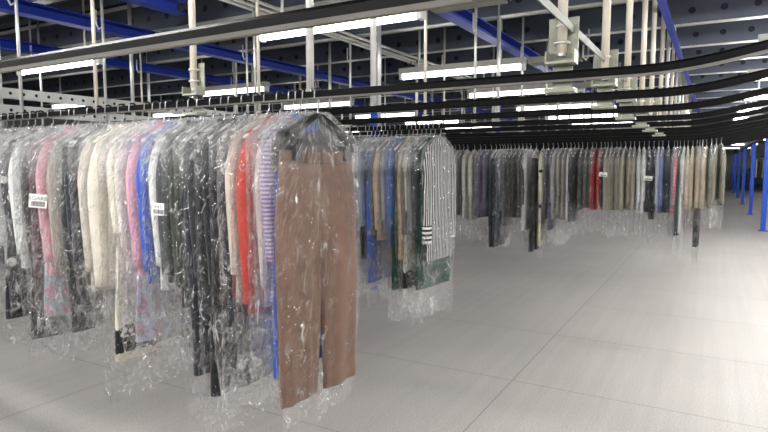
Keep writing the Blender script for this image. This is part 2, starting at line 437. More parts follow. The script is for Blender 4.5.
# hanging poles
def clamp_ring(b, z, r):
    a = np.linspace(0, 2 * PI, 13)
    b.tube([(r * math.cos(t), r * math.sin(t), z) for t in a], 0.0045, 6)
rng = random.Random(4)
for i, yy in enumerate(rails):
    heavy = [-0.40]
    xs_p = [-0.40, -1.47] + [-2.2 - 1.33 * k - 0.62 * (i % 2) for k in range(3)]
    if i == 1: xs_p = [-0.43, -1.40, -2.05, -2.74, -3.42, -4.10]
    if i == 0: xs_p = []
    n = 0
    for k, x in enumerate(xs_p):
        if i > 11 and k > 3: continue
        if not seen(x, yy, 2.0, 10, 200): continue
        n += 1
        thick = k == 0 or (i == 1 and k in (1, 2)) or (i + k) % 3 == 0
        r = 0.0155 if thick else 0.0095
        if not thick: x += rng.uniform(-0.04, 0.04)
        root = empty('support_pole', (x, yy, RZ))
        nm = 'heavy bracketed pole' if k == 0 else ('stout galvanised pole' if thick else 'slim galvanised pole')
        tag(root, '%s dropping to the %s rail from the camera, %s from its right end' % (nm, ORD[i], ORD[n - 1]), 'pole', 'poles hanging from the ceiling to the rails')
        top = ZD - RZ
        if (k == 0 and i < 7) or (i == 1 and k == 2):
            b = MB(); b.tube([(0, 0, 0.055), (0, 0, top)], r, 12); b.build('pole', M['cream_pole'] , root, True)
            b = MB(); b.box(-0.045, 0.045, 0.018, 0.023, 0.028, 0.165); b.box(-0.045, 0.045, -0.03, 0.023, 0.02, 0.028)
            b.box(-0.045, -0.040, -0.03, 0.018, 0.028, 0.06); b.box(0.040, 0.045, -0.03, 0.018, 0.028, 0.06); b.build('bracket_plate', M['bracket'], root)
            b = MB(); b.box(-0.045, 0.045, -0.03, 0.03, -0.066, -0.054); b.box(-0.03, 0.03, 0.019, 0.023, -0.054, 0.02); b.build('bracket_foot', M['bracket'], root)
            for z in (0.085, 0.135):
                b = MB(); clamp_ring(b, z, 0.0195); b.tube([(0.02, 0.03, z), (0.02, -0.01, z)], 0.004, 6); b.tube([(-0.02, 0.03, z), (-0.02, -0.01, z)], 0.004, 6)
                b.build('u_bolt', M['galv'], root, True)
            b = MB(); b.tube([(0, 0, 0.045), (0, 0, 0.056)], 0.013, 6); b.build('end_nut', M['galv'], root)
        else:
            b = MB(); b.tube([(0, 0, 0.0), (0, 0, top)], r, 10); b.build('pole', M['galv'] if (i + k) % 4 else M['cream_pole'], root, True)
            b = MB(); b.box(-0.014, 0.014, -0.013, 0.013, -0.003, 0.008); b.build('rail_clamp', M['bracket'], root)
            if not thick:
                b = MB(); b.tube([(0, 0, 0.62), (0.0, -0.03, 0.60), (0.0, -0.045, 0.63), (0.0, -0.045, 0.72)], 0.006, 6); b.build('top_hook', M['galv'], root, True)

# flat tie bar along the heavy brackets
tag(MB().box(-0.402, -0.398, 0.9, 3.4, 1.905, 1.93).build('tie_bar', M['tie']), 'long flat steel tie bar linking the heavy grey brackets', 'bar')

# ------------------------------------------------------------------ lamps
ly = [-3.0, -1.2, 0.70, 3.0, 5.0, 6.75, 8.7, 10.6, 12.6, 15.5, 19, 23, 28, 34]  # first three lines are out of view, added for front light
lx = [-8.50, -5.60, -2.69, 0.22, 3.15, 6.05]  # last two columns are out of view, added to brighten the right floor
for j, yy in enumerate(ly):
    for k, x in enumerate(lx):
        if j == 2 and k == 0: continue
        root = empty('fluorescent_lamp', (x, yy, 2.35))
        lb = 'lit strip lamp, %s lamp line back from the camera, %s from left' % (ORD[j - 3], ORD[k]) if j > 2 else 'unseen strip lamp added to light the near aisle, %s line behind, %s from left' % (ORD[2 - j], ORD[k])
        tag(root, lb, 'lamp', 'fluorescent strip lamps under the ceiling')
        b = MB(); b.box(0, 1.22, -0.045, 0.045, 0.022, 0.075); b.build('housing', M['housing'], root)
        b = MB(); b.tube([(0.03, 0, 0), (1.19, 0, 0)], 0.026, 8); b.build('tube', M['unseen_tube'] if j <= 2 else (M['aisle_tube'] if k >= 3 and not (k == 3 and j > 8) else M['tube']), root, True)
        for xe in (0.0, 1.19):
            b = MB(); b.box(xe, xe + 0.03, -0.03, 0.03, -0.03, 0.03); b.build('end_cap', M['whiteplastic'], root)
        for xe in (0.2, 1.0): MB().box(xe - 0.01, xe + 0.01, -0.004, 0.004, 0.075, 0.51).build('hanger_strap', M['galv'], root)
for j, yy in enumerate((3.0, 5.0, 6.75)):
    root = empty('lamp_trunking', (-1.425, yy, 2.36))
    tag(root, 'grey metal lamp trunking joining strip lamps, %s trunking back from the camera' % ORD[j], 'trunking', 'lamp trunking')
    b = MB(); b.box(0.0, 0.42, -0.07, 0.07, 0.0, 0.006); b.box(0, 0.42, -0.07, -0.064, 0.006, 0.05); b.box(0, 0.42, 0.064, 0.07, 0.006, 0.05); b.build('channel', M['bracket'], root)
    MB().box(0.20, 0.22, -0.004, 0.004, 0.006, 0.51).build('hanger_strap', M['galv'], root)
    b = MB(); b.tube([(0.44, -0.02, 0.12), (0.44, -0.03, 0.02), (0.46, 0.0, 0.0), (0.47, 0.03, 0.03), (0.47, 0.03, 0.25)], 0.008, 6); b.build('hook', M['galv'], root, True)

# ------------------------------------------------------------------ columns, posts, girder, far things
for i, (x, yy) in enumerate(((-3.52, 5.92), (-3.52, 10.3), (-3.52, 14.75))):
    root = empty('blue_column', (x, yy, 0))
    tag(root, 'blue steel column behind the hanging rows, %s from the camera' % ORD[i], 'column', 'blue columns among the rails')
    b = MB(); b.box(-0.045, 0.045, -0.045, 0.045, 0.012, ZD); b.build('shaft', M['blue'], root)
    MB().box(-0.055, 0.055, -0.055, 0.055, 0, 0.012).build('base_plate', M['dkblue'], root)
for i, (x, yy) in enumerate(((0.985, 15.6), (0.95, 20.5), (0.93, 26.0), (0.90, 31.0), (0.88, 36.0), (0.87, 41.0), (1.0, 10.7))):
    if i == 6: continue
    root = empty('blue_post', (x, yy, 0))
    tag(root, 'blue steel post along the right-hand aisle, %s in line from the camera' % ORD[i], 'post', 'blue posts along the right aisle')
    b = MB(); b.box(-0.05, 0.05, -0.05, 0.05, 0.012, 2.14); b.build('shaft', M['blue'], root)
    MB().box(-0.09, 0.09, -0.09, 0.09, 0, 0.012).build('base_plate', M['dkblue'], root)
root = empty('girder', (0.95, 3.5, 2.14)); tag(root, 'long dark girder resting on the line of blue posts', 'beam')
MB().box(-0.008, 0.008, 0, 40, 0.012, 0.30).build('web', M['girder'], root)
b = MB(); b.box(-0.07, 0.07, 0, 40, 0, 0.012); b.box(-0.07, 0.07, 0, 40, 0.30, 0.312); b.build('flange', M['girder'], root)
# red wheeled bin far off, dark blue crates on a low shelf
root = empty('wheeled_bin', (2.44, 33.2, 0)); tag(root, 'red wheeled bin at the right edge far down the aisle', 'bin')
b = MB(); b.loft([[(-.36, -.36, .12), (.36, -.36, .12), (.36, .36, .12), (-.36, .36, .12)], [(-.45, -.45, 1.05), (.45, -.45, 1.05), (.45, .45, 1.05), (-.45, .45, 1.05)]]); b.build('tub', M['redbin'], root)
b = MB(); b.box(-.49, .49, -.49, .49, 1.05, 1.1); b.build('rim', M['redbin'], root)
for sx in (-.28, .28):
    for sy in (-.28, .28):
        b = MB(); b.tube([(sx - .02, sy, .06), (sx + .02, sy, .06)], .06, 12); b.build('wheel', M['concrete'], root, True)
root = empty('storage_shelf', (1.6, 40.5, 0)); tag(root, 'low dark blue storage shelf at the far end behind the posts', 'shelf')
b = MB()
for z in (0.35, 0.8, 1.2): b.box(0, 6, 0, 0.6, z, z + 0.04)
b.build('board', M['shelfdark'], root)
for x in (0, 1.5, 3.0, 4.5, 5.92):
    MB().box(x, x + 0.08, 0, 0.6, 0, 1.3).build('upright', M['dkblue'], root)
MB().box(0, 6, 0.58, 0.6, 0, 1.3).build('back_panel', M['shelfdark'], root)

# ------------------------------------------------------------------ garments
def sm(a, b, t):
    t = np.clip((t - a) / (b - a), 0, 1)
    return t * t * (3 - 2 * t)

class Noise:
    def __init__(s, r, n, mlo, mhi, qlo, qhi):
        s.t = [(r.randint(mlo, mhi), r.uniform(qlo, qhi) * r.choice((-1, 1)), r.uniform(0, 6.28), r.uniform(0.4, 1)) for _ in range(n)]
    def __call__(s, th, z, ridge=False):
        v = 0
        for m, q, ph, a in s.t:
            w = np.sin(m * th + q * z + ph)
            v = v + a * ((1 - 2 * np.abs(w)) if ridge else w)
        return v / len(s.t)

def ring_grid(nz, nt, zs, W, T, r, fold=0.006, cover=False, cy=None, cx=None, p=0.75):
    """flattened closed tube: half width W(y) and half thickness T(x) at each height"""
    th = np.linspace(0, 2 * PI, nt, endpoint=False)[None, :]
    z = np.asarray(zs)[:, None]
    c, s_ = np.cos(th), np.sin(th)
    yy = np.sign(c) * np.abs(c) ** p; xx = np.sign(s_) * np.abs(s_) ** p
    d = (zs[0] - z) / max(1e-6, (zs[0] - zs[-1]))
    n1 = Noise(r, 5, 3, 9, 0.5, 4.0)
    f = n1(th, z) * fold * (0.35 + d)
    if cover:
        n2 = Noise(r, 7, 3, 9, 10, 34)
        f = n1(th, z, True) * fold * 0.9 + n2(th, z, True) * fold * (0.7 + 0.7 * d)
    wy = np.asarray(W)[:, None]; tx = np.asarray(T)[:, None]
    Y = yy * (wy + f * 0.5) + (0 if cy is None else np.asarray(cy)[:, None])
    X = xx * tx + f * (np.abs(s_) ** 0.5) * np.sign(s_) * (1.2 if cover else 1.0) + (0 if cx is None else np.asarray(cx)[:, None])
    sway = Noise(r, 3, 0, 0, 1, 5)
    X = X + sway(0 * th, z) * 0.006 * d
    Z = np.broadcast_to(z, X.shape)
    return np.stack([X, Y, Z], axis=-1)

NECK = -0.095
def torso_profile(zs, wsh, whem, th):
    d = NECK - np.asarray(zs)
    L = d[-1]
    W = 0.045 + (wsh - 0.045) * sm(-0.02, 0.11, d) ** 0.8
    W = W + (whem - wsh) * sm(0.15, L, d)
    T = 0.012 + (th - 0.012) * sm(0, 0.16, d)
    return W, T

def hook_pts():
    a = np.linspace(-0.35 * PI, 1.0 * PI, 12)
    top = [(0, 0.021 * math.cos(t), -0.012 + 0.021 * math.sin(t)) for t in a]
    pts = list(reversed(top))           # from the back, over the top, ...
    pts = top[::-1]
    return [(0, -0.021, -0.03)] + pts[1:] + [(0, 0.012, -0.058), (0, 0.0, -0.068), (0, 0.0, -0.10)]

def make_hanger(root, lod, r, black=False, bar=None):
    b = MB()
    m = M['blackplastic'] if black else M['whiteplastic']
    w = 0.205
    rad = 0.011 if black else 0.006
    b.tube([(0, -w, -0.185), (0, -w * 0.55, -0.135), (0, -0.02, -0.098), (0, 0.02, -0.098), (0, w * 0.55, -0.135), (0, w, -0.185)], rad, 6 if lod else 5)
    if bar: b.tube([(0, -w, -0.185), (0, -w - .006, -bar), (0, 0, -bar), (0, w + .006, -bar), (0, w, -0.185)], rad * 0.9, 6)
    h = b.build('hanger', m, root, True)
    MB().tube(hook_pts(), 0.0026 if lod else 0.003, 5 if lod else 4).build('hook', M['hook'], h, True)
    if lod: MB().tube(hook_pts()[2:7], 0.0048, 6).build('hook_sleeve', M['blackplastic'], h, True)
    return h

def make_cover(root, r, w, L, th, lod, top=NECK + 0.015):
    nz, nt = (46, 56) if lod == 2 else ((30, 36) if lod == 1 else (16, 22))
    zs = np.linspace(top, -L, nz)
    d = top - zs
    W = 0.035 + (w - 0.035) * sm(-0.03, 0.13, d) ** 0.75
    hemw = r.uniform(0.78, 1.05)
    W = W * (1 + (hemw - 1) * sm(L * 0.6, L, d))
    T = 0.012 + (th - 0.012) * sm(0, 0.15, d)
    T = T * (1 - 0.45 * sm(L * 0.72, L, d))
    P = ring_grid(nz, nt, zs, W, T, r, 0.013 if lod else 0.010, True, p=0.7)
    # ragged lower edge
    k = np.arange(nt) * 2 * PI / nt
    rag = 0.02 * np.sin(2 * k + r.uniform(0, 6)) + 0.015 * np.sin(5 * k + r.uniform(0, 6))
    P[:, :, 2] += (sm(L * 0.75, L, d)[:, None]) * rag[None, :]
    return MB().loft(P, True, False).build('plastic_cover', M['film'], root, True)

def make_sleeve(root, mat, s, L, lod, r, wsh, rx=0.030, ry=0.050, name='sleeve'):
    nz, nt = (18, 16) if lod == 2 else ((12, 10) if lod == 1 else (8, 8))
    zs = np.linspace(-0.155, -0.155 - L, nz)
    d = (zs[0] - zs) / L
    W = ry * (0.55 + 0.45 * sm(0, 0.15, d)) * (1 - 0.30 * d)
    T = rx * (0.55 + 0.45 * sm(0, 0.12, d)) * (1 - 0.2 * d)
    cy = s * (wsh - 0.030 + 0.040 * sm(0, 0.35, d) - 0.008 * sm(0.5, 1, d))
    cx = np.full(nz, r.uniform(0, 0.012)) * d
    P = ring_grid(nz, nt, zs, W, T, r, 0.007, False, cy, cx, 0.9)
    return MB().loft(P).build(name, mat, root, True)

def make_collar(root, mat, r, lod, w=0.075, name='collar'):
    nt = 24 if lod == 2 else 14
    th = np.linspace(0, 2 * PI, nt, endpoint=False)
    rows = []
    for (k, dz) in ((0.72, 0.0), (0.80, 0.03), (0.98, 0.028), (1.12, -0.012), (1.05, -0.02)):
        rows.append(np.stack([np.sin(th) * 0.030 * k, np.cos(th) * w * k, np.full(nt, NECK - 0.028 + dz) - 0.018 * np.maximum(0, np.sin(th))], -1))
    return MB().loft(rows, True, False).build(name, mat, root, True)

def make_lapels(root, mat):
    for s in (-1, 1):
        b = MB()
        pts = [(s * 0.055, NECK - 0.02), (s * 0.095, NECK - 0.11), (s * 0.07, NECK - 0.14), (s * 0.012, NECK - 0.36), (s * 0.008, NECK - 0.33)]
        front = [(0.040, y, z) for y, z in pts]; back = [(0.028, y, z) for y, z in pts]
        b.loft([back, front]); b.build('lapel', mat, root)

def make_top(root, it, lod, r):
    """jacket / shirt / coat / dress on a hanger"""
    mat = it['mat']; L = it['L']; wsh = it.get('wsh', 0.185); th = it.get('th', 0.026)
    nz, nt = (26, 40) if lod == 2 else ((18, 26) if lod == 1 else (10, 16))
    zs = NECK - np.concatenate([np.linspace(0, 0.14, nz // 3, endpoint=False), np.linspace(0.14, L, nz - nz // 3)])
    W, T = torso_profile(zs, wsh, it.get('whem', wsh + 0.01), th)
    P = ring_grid(nz, nt, zs, W, T, r, it.get('fold', 0.009))
    MB().loft(P).build('body', mat, root, True)
    sl = it.get('sleeve', 0.58)
    if sl > 0:
        for s in (-1, 1): make_sleeve(root, it.get('smat', mat), s, sl * r.uniform(0.96, 1.04), lod, r, wsh, it.get('srx', 0.027))
    if 'cuffmat' in it:
        for s in (-1, 1):
            zs = np.linspace(-0.155 - sl + 0.11, -0.155 - sl - 0.01, 6)
            MB().loft(ring_grid(6, nt, zs, np.full(6, 0.045), np.full(6, 0.028), r, 0.002, False, np.full(6, s * (wsh + 0.002)), None, 0.9)).build('cuff', it['cuffmat'], root, True)
    if lod and it.get('collar', True): make_collar(root, it.get('cmat', mat), r, lod)
    if lod == 2 and it['kind'] in ('jacket', 'coat'): make_lapels(root, mat)
    if 'yoke' in it:
        zs = NECK + 0.004 - np.linspace(0, 0.22, 10)
        W, T = torso_profile(zs, wsh + 0.012, wsh + 0.012, th + 0.008)
        MB().loft(ring_grid(10, nt, zs, W, T, r, 0.003)).build('yoke', it['yoke'], root, True)
    if lod == 2 and it['kind'] in ('shirt', 'cardigan', 'blouse'):
        for k in range(6):
            b = MB(); z = NECK - 0.10 - k * (L - 0.2) / 6
            b.tube([(th + 0.001, 0, z), (th + 0.008, 0, z)], 0.006, 8); b.build('button', M['whiteplastic'], root, True)

def make_trousers(root, it, lod, r, ztop=-0.225):
    mat = it['mat']; L = it['L']; ww = it.get('ww', 0.21)
    nz, nt = (34, 30) if lod == 2 else ((20, 18) if lod == 1 else (10, 12))
    # waistband
    zs = np.linspace(ztop, ztop - 0.045, 5)
    MB().loft(ring_grid(5, nt, zs, np.full(5, ww), np.full(5, 0.022), r, 0.001)).build('waistband', mat, root, True)
    for s in (-1, 1):
        zs = np.linspace(ztop - 0.04, ztop - L, nz); d = (zs[0] - zs) / (zs[0] - zs[-1])
        W = ww * 0.52 * (1 + 0.12 * sm(0, 0.25, d)) - it.get('taper', 0.035) * sm(0.2, 1, d)
        T = 0.020 + 0.012 * sm(0, 0.3, d) - 0.010 * sm(0.6, 1, d)
        cy = s * (ww * 0.49 + it.get('spread', 0.012) * d)
        cx = s * 0.008 * sm(0.1, 0.5, d)
        MB().loft(ring_grid(nz, nt, zs, W, T, r, it.get('fold', 0.012), False, cy, cx, 0.8)).build('leg', mat, root, True)
    if lod == 2:
        for k in range(5):
            y = (-0.17, -0.09, 0.0, 0.09, 0.17)[k]
            b = MB(); b.box(0.022, 0.027, y - 0.006, y + 0.006, ztop - 0.05, ztop + 0.004); b.build('belt_loop', mat, root)

def text_mesh(s, size, loc, root, mat, rot):
    cu = bpy.data.curves.new('code', 'FONT'); cu.body = s; cu.size = size; cu.align_x = 'CENTER'; cu.extrude = 0.0003
    t = bpy.data.objects.new('code', cu); col.objects.link(t)
    dg = bpy.context.evaluated_depsgraph_get(); dg.update()
    me = bpy.data.meshes.new_from_object(t.evaluated_get(dg))
    bpy.data.objects.remove(t)
    o = bpy.data.objects.new('code', me); col.objects.link(o)
    me.materials.clear(); me.materials.append(mat)
    o.parent = root; o.location = loc; o.rotation_euler = rot
    return o

def make_tag(root, code, y, z, w=0.072, h=0.055, tilt=0.1):
    """white card facing the aisle (towards -y), hung on the front edge of the garment"""
    c = MB().box(-w / 2, w / 2, -0.0008, 0.0008, -h / 2, h / 2).build('label_card', M['card'], root)
    c.location = (0.055, y, z); c.rotation_euler = (0, tilt, 0.55)
    text_mesh(code, h * 0.42, (0, -0.0012, h * 0.06), c, M['ink'], (PI / 2, 0, 0))
    b = MB(); r = random.Random(len(code) * 7 + int(abs(z) * 1000)); x = -w * 0.38
    while x < w * 0.38:
        q = r.choice((0.0012, 0.002, 0.0032)); b.box(x, x + q, -0.0016, -0.0009, -h * 0.40, -h * 0.02); x += q + r.choice((0.0012, 0.002))
    b.build('barcode', M['ink'], c)

KINDS = {
    'jacket':   dict(L=0.74, sleeve=0.62, th=0.032),
    'coat':     dict(L=1.02, sleeve=0.62, th=0.034, whem=0.23),
    'shirt':    dict(L=0.74, sleeve=0.58, th=0.024),
    'blouse':   dict(L=0.68, sleeve=0.52, th=0.022, wsh=0.18),
    'cardigan': dict(L=0.72, sleeve=0.62, th=0.030, fold=0.012),
    'dress':    dict(L=1.05, sleeve=0.25, th=0.026, whem=0.24, fold=0.014, wsh=0.18),
    'long dress': dict(L=1.10, sleeve=0.45, th=0.026, whem=0.23, fold=0.014, wsh=0.18),
    'vest':     dict(L=0.66, sleeve=0, th=0.03),
    'trousers': dict(L=1.0),
    'skirt':    dict(L=0.8),
}
ROWNAME = ['front row', 'middle row', 'back row']

def spec(row):
    """each row is a list from its right end: (spacing to the next, colour words, hex, kind, options)"""
    return row

DEF = dict
row1 = [
 (0.060, 'brown wide-leg', '755b4e', 'trousers', dict(L=0.97, ww=0.225, spread=0.012, taper=0.022, fold=0.02, cl=1.30, cw=0.275, black=1)),
 (0.035, 'bright blue and black', '1450b8', 'dress', dict(L=1.0, sleeve=0.0, yoke='15161a', wsh=0.2, whem=0.23, cl=1.22)),
 (0.035, 'lilac striped', 'cdb9cc', 'blouse', dict(pat='fine', c2='8a78a8', L=0.72, cl=1.08)),
 (0.061, 'grey beige', 'b9aaa8', 'blouse', dict(L=0.74, sleeve=0.60, cl=1.1)),
 (0.067, 'coral red', 'a93a31', 'cardigan', dict(L=0.78, sleeve=0.70, srx=0.036, cl=1.0)),
 (0.059, 'sand beige', 'bdb2a4', 'shirt', dict(cl=1.1)),
 (0.066, 'midnight navy', '1c2230', 'jacket', dict(L=0.82, cl=1.25)),
 (0.074, 'black', '14151a', 'coat', dict(L=1.14, cl=1.28)),
 (0.046, 'charcoal', '25272a', 'jacket', dict(srx=0.034, cl=1.05)),
 (0.066, 'dark navy pressed', '262c38', 'trousers', dict(L=0.98, cl=1.26)),
 (0.080, 'dark forest green', '2a3024', 'jacket', dict(L=0.80, srx=0.040, sleeve=0.66, cl=1.02)),
 (0.057, 'slate grey tagged', '42464a', 'jacket', dict(L=0.70, cl=0.98, tag=('643', -0.24, -0.47, 0.048, 0.05))),
 (0.071, 'plain white', 'dcdcdc', 'shirt', dict(cl=1.0)),
 (0.080, 'royal blue', '1d4ab0', 'shirt', dict(L=0.72, sleeve=0.60, cl=1.05)),
 (0.035, 'candy pink', 'd39aac', 'shirt', dict(L=0.70, sleeve=0.58, cl=1.0)),
 (0.055, 'pale blue printed', 'b6bcd6', 'dress', dict(pat='print', c2='b2889c', L=1.0, sleeve=0, wsh=0.12, whem=0.2, cl=1.2)),
 (0.057, 'off-white', 'd9d7d2', 'blouse', dict(cl=0.95)),
 (0.111, 'ivory embroidered', 'e2dccb', 'long dress', dict(pat='hem', c2='15151a', L=1.10, cl=1.26)),
 (0.084, 'cream', 'd8d1c4', 'shirt', dict(L=0.76, sleeve=0.68, srx=0.035, cl=1.02)),
 (0.102, 'pale oatmeal', 'c7c0b5', 'jacket', dict(L=0.80, sleeve=0.66, cl=1.02)),
 (0.074, 'navy', '1b2130', 'jacket', dict(sleeve=0.62, cl=1.1)),
 (0.075, 'black pressed', '202124', 'trousers', dict(L=0.92, cl=1.15)),
 (0.113, 'dusty taupe', 'a39a92', 'shirt', dict(cl=1.05, sleeve=0.62)),
 (0.044, 'rose pink tagged', 'cf98a6', 'jacket', dict(L=0.76, sleeve=0.64, cl=1.05, tag=('EGAR8', -0.235, -0.465, 0.085, 0.066))),
 (0.073, 'mint and pink printed', 'a8c0cc', 'dress', dict(pat='print', c2='d98ca8', L=0.98, sleeve=0, wsh=0.12, whem=0.2, cl=1.2)),
 (0.122, 'dark olive', '35362c', 'coat', dict(L=1.10, cl=1.22)),
 (0.097, 'white wide-sleeved', 'd8d8d6', 'shirt', dict(cl=0.95, sleeve=0.60, srx=0.034)),
 (0.075, 'dark spotted', '23242e', 'dress', dict(pat='dots', c2='c9c4bd', L=1.02, sleeve=0.5, cl=1.18)),
 (0.075, 'pearl grey', 'b9babc', 'shirt', dict(cl=0.95)),
 (0.075, 'graphite', '35373c', 'jacket', dict(cl=1.05)),
 (0.075, 'stone', 'bcb4a8', 'blouse', dict(cl=0.95)),
 (0.075, 'inky black', '191a1e', 'jacket', dict(cl=1.05)),
 (0.075, 'bone white', 'd9d6cf', 'shirt', dict(cl=0.95)),
 (0.080, 'steel blue', '56637c', 'shirt', dict(cl=0.95)),
]
row2 = [
 (0.060, 'black and white striped', 'd9d9da', 'shirt', dict(pat='stripe', c2='17181c', L=0.86, sleeve=0.66, cuff='hstripe', cl=0.98, face=1, wsh=0.2)),
 (0.055, 'bottle green', '0d4434', 'dress', dict(L=1.06, sleeve=0, whem=0.23, cl=1.24)),
 (0.050, 'dark slate', '34373e', 'jacket', dict(cl=0.98)),
 (0.050, 'dove grey', '7c7d80', 'jacket', dict(cl=1.0)),
 (0.060, 'milky white patterned', 'd9d7cc', 'long dress', dict(pat='hem', c2='17171a', L=1.12, cl=1.28)),
 (0.055, 'mole grey', '6a645e', 'jacket', dict(cl=1.0)),
 (0.075, 'camel beige', 'c8ac84', 'coat', dict(L=0.86, sleeve=0.66, cl=1.05)),
 (0.065, 'emerald green', '123f35', 'long dress', dict(L=1.08, sleeve=0.0, cl=1.26)),
 (0.060, 'cobalt blue', '2c62b0', 'shirt', dict(L=0.78, cl=1.05)),
 (0.060, 'ash lilac', '8f909c', 'blouse', dict(cl=1.0)),
 (0.055, 'almond', 'b8a68f', 'shirt', dict(cl=1.0)),
 (0.055, 'iron grey', '4a4d52', 'jacket', dict(cl=1.0)),
 (0.055, 'electric blue', '1f58c2', 'trousers', dict(L=0.95, cl=1.22)),
 (0.060, 'jet black', '16171a', 'trousers', dict(L=0.78, cl=1.1)),
 (0.060, 'misty blue grey', '8d98a6', 'shirt', dict(cl=1.05)),
 (0.060, 'chalk white', 'd4d4d4', 'blouse', dict(cl=1.15)),
 (0.070, 'pewter grey', '6d7074', 'jacket', dict(cl=1.1)),
 (0.070, 'soot black', '1d1e22', 'jacket', dict(cl=1.0)),
 (0.070, 'eggshell', 'cfc9be', 'shirt', dict(cl=1.0)),
 (0.070, 'denim blue', '3f5274', 'shirt', dict(cl=1.0)),
 (0.070, 'smoke grey', '85868a', 'jacket', dict(cl=1.0)),
 (0.070, 'warm brown', '6a4f40', 'jacket', dict(cl=1.0)),
]
def rep(n, sp, nm, hexs, kind, opt):
    return [(sp, nm, hexs[i % len(hexs)], kind, dict(opt)) for i in range(n)]
row3 = (rep(3, 0.052, 'khaki', ['6c6a58', '757161', '66655a'], 'jacket', dict(L=0.62, cl=0.86))
 + rep(2, 0.050, 'light beige', ['b5a58c', 'bcae98'], 'jacket', dict(L=0.66, cl=0.8))
 + [(0.045, 'black narrow', '191a1c', 'trousers', dict(L=1.02, ww=0.1, spread=0.0, cl=1.25))]
 + rep(3, 0.050, 'pale beige', ['b9aa92', 'afa189', 'c0b49f'], 'jacket', dict(L=0.68, cl=0.82))
 + [(0.050, 'sheer white', 'cfcfcf', 'long dress', dict(L=0.95, cl=1.2)),
    (0.055, 'pine green', '17443a', 'long dress', dict(L=0.98, sleeve=0.0, cl=1.16)),
    (0.055, 'mid grey', '77787c', 'jacket', dict(L=0.68, cl=0.95)),
    (0.060, 'raspberry checked', 'c0485f', 'shirt', dict(pat='plaid', c2='d9a3ae', L=0.74, cl=0.95)),
    (0.050, 'dark navy', '1f2738', 'jacket', dict(L=0.72, cl=0.95)),
    (0.055, 'periwinkle blue', '5c6c9c', 'shirt', dict(L=0.74, cl=0.98)),
    (0.045, 'powder blue', 'a3adc2', 'shirt', dict(cl=0.9)),
    (0.055, 'black', '17181d', 'jacket', dict(L=0.78, cl=1.0)),
    (0.055, 'navy', '1c2233', 'jacket', dict(L=0.76, cl=1.05)),
    (0.055, 'white tagged', 'd6d6d4', 'shirt', dict(cl=0.95, tag=('512', -0.25, -0.44, 0.10, 0.05))),
    (0.050, 'cool white', 'cbccd0', 'shirt', dict(cl=1.0))]
 + rep(7, 0.056, 'olive beige', ['8b8675', '7d7866', '938d7c', '858070', '777262', '8f8a78', '9a9484'], 'jacket', dict(L=0.72, sleeve=0.66, cl=0.98, srx=0.032))
 + [(0.050, 'pitch black', '15161a', 'jacket', dict(cl=0.9)),
    (0.055, 'bright red', 'b81c28', 'jacket', dict(L=0.70, sleeve=0.66, cl=0.92, srx=0.034, tag=('807', -0.27, -0.40, 0.10, 0.05))),
    (0.055, 'deep red', 'a01824', 'jacket', dict(L=0.70, cl=0.92))]
 + rep(3, 0.052, 'dark khaki', ['4a4842', '53514a', '3f3e39'], 'jacket', dict(L=0.72, cl=0.95))
 + [(0.050, 'coal black', '1a1b1f', 'jacket', dict(L=0.72, cl=0.9)),
    (0.050, 'ink blue', '242b44', 'shirt', dict(L=0.76, cl=0.95)),
    (0.048, 'frost white', 'd0d2d4', 'shirt', dict(cl=0.9)),
    (0.050, 'grey-brown', '89827a', 'jacket', dict(cl=1.05)),
    (0.050, 'pebble grey', '9a958e', 'blouse', dict(cl=1.1)),
    (0.050, 'silver grey', 'a9a9aa', 'shirt', dict(cl=1.05)),
    (0.052, 'violet and navy printed', '3c3a5a', 'dress', dict(pat='print', c2='6c628c', L=0.90, cl=1.05)),
    (0.050, 'flint grey', '5a5b60', 'jacket', dict(cl=1.0)),
    (0.065, 'cream black-dotted', 'ddd9c0', 'long dress', dict(pat='dots', c2='141418', L=1.08, sleeve=0.6, srx=0.034, cl=1.22)),
    (0.055, 'ebony', '131418', 'trousers', dict(L=1.0, cl=1.18)),
    (0.055, 'snow white', 'd8d8d8', 'long dress', dict(L=0.92, cl=1.1))]
 + rep(5, 0.050, 'dark army green', ['3b3c33', '45453a', '33342d', '403f37', '4b4a3f'], 'jacket', dict(L=0.74, cl=0.96))
 + [(0.050, 'faded denim', '5d6676', 'shirt', dict(L=0.84, cl=1.15)),
    (0.055, 'white flecked', 'c9c8ca', 'blouse', dict(pat='print', c2='8f8fa0', cl=0.95)),
    (0.055, 'grey denim', '50565f', 'coat', dict(L=1.0, cl=1.14)),
    (0.055, 'raven black', '121319', 'trousers', dict(L=0.98, cl=1.15)),
    (0.055, 'deep navy', '1a2030', 'trousers', dict(L=0.98, cl=1.15)),
    (0.055, 'blue grey', '55596a', 'jacket', dict(cl=1.1)),
    (0.060, 'purple checked', '5a4d78', 'shirt', dict(pat='plaid', c2='8a6a8c', L=0.76, cl=1.0)),
    (0.060, 'medium grey', '6b6d74', 'jacket', dict(cl=1.1)),
    (0.075, 'ecru', 'cfc9bd', 'shirt', dict(L=0.80, srx=0.036, cl=1.0)),
    (0.070, 'linen white', 'd4d0c6', 'shirt', dict(L=0.78, cl=1.1)),
    (0.060, 'dim grey', '55575b', 'jacket', dict(cl=1.0)),
    (0.060, 'mauve', '8a7a90', 'shirt', dict(cl=1.0)),
    (0.060, 'dull black', '1b1c20', 'jacket', dict(cl=1.0)),
    (0.060, 'oyster', 'c0bab0', 'shirt', dict(cl=1.0))])

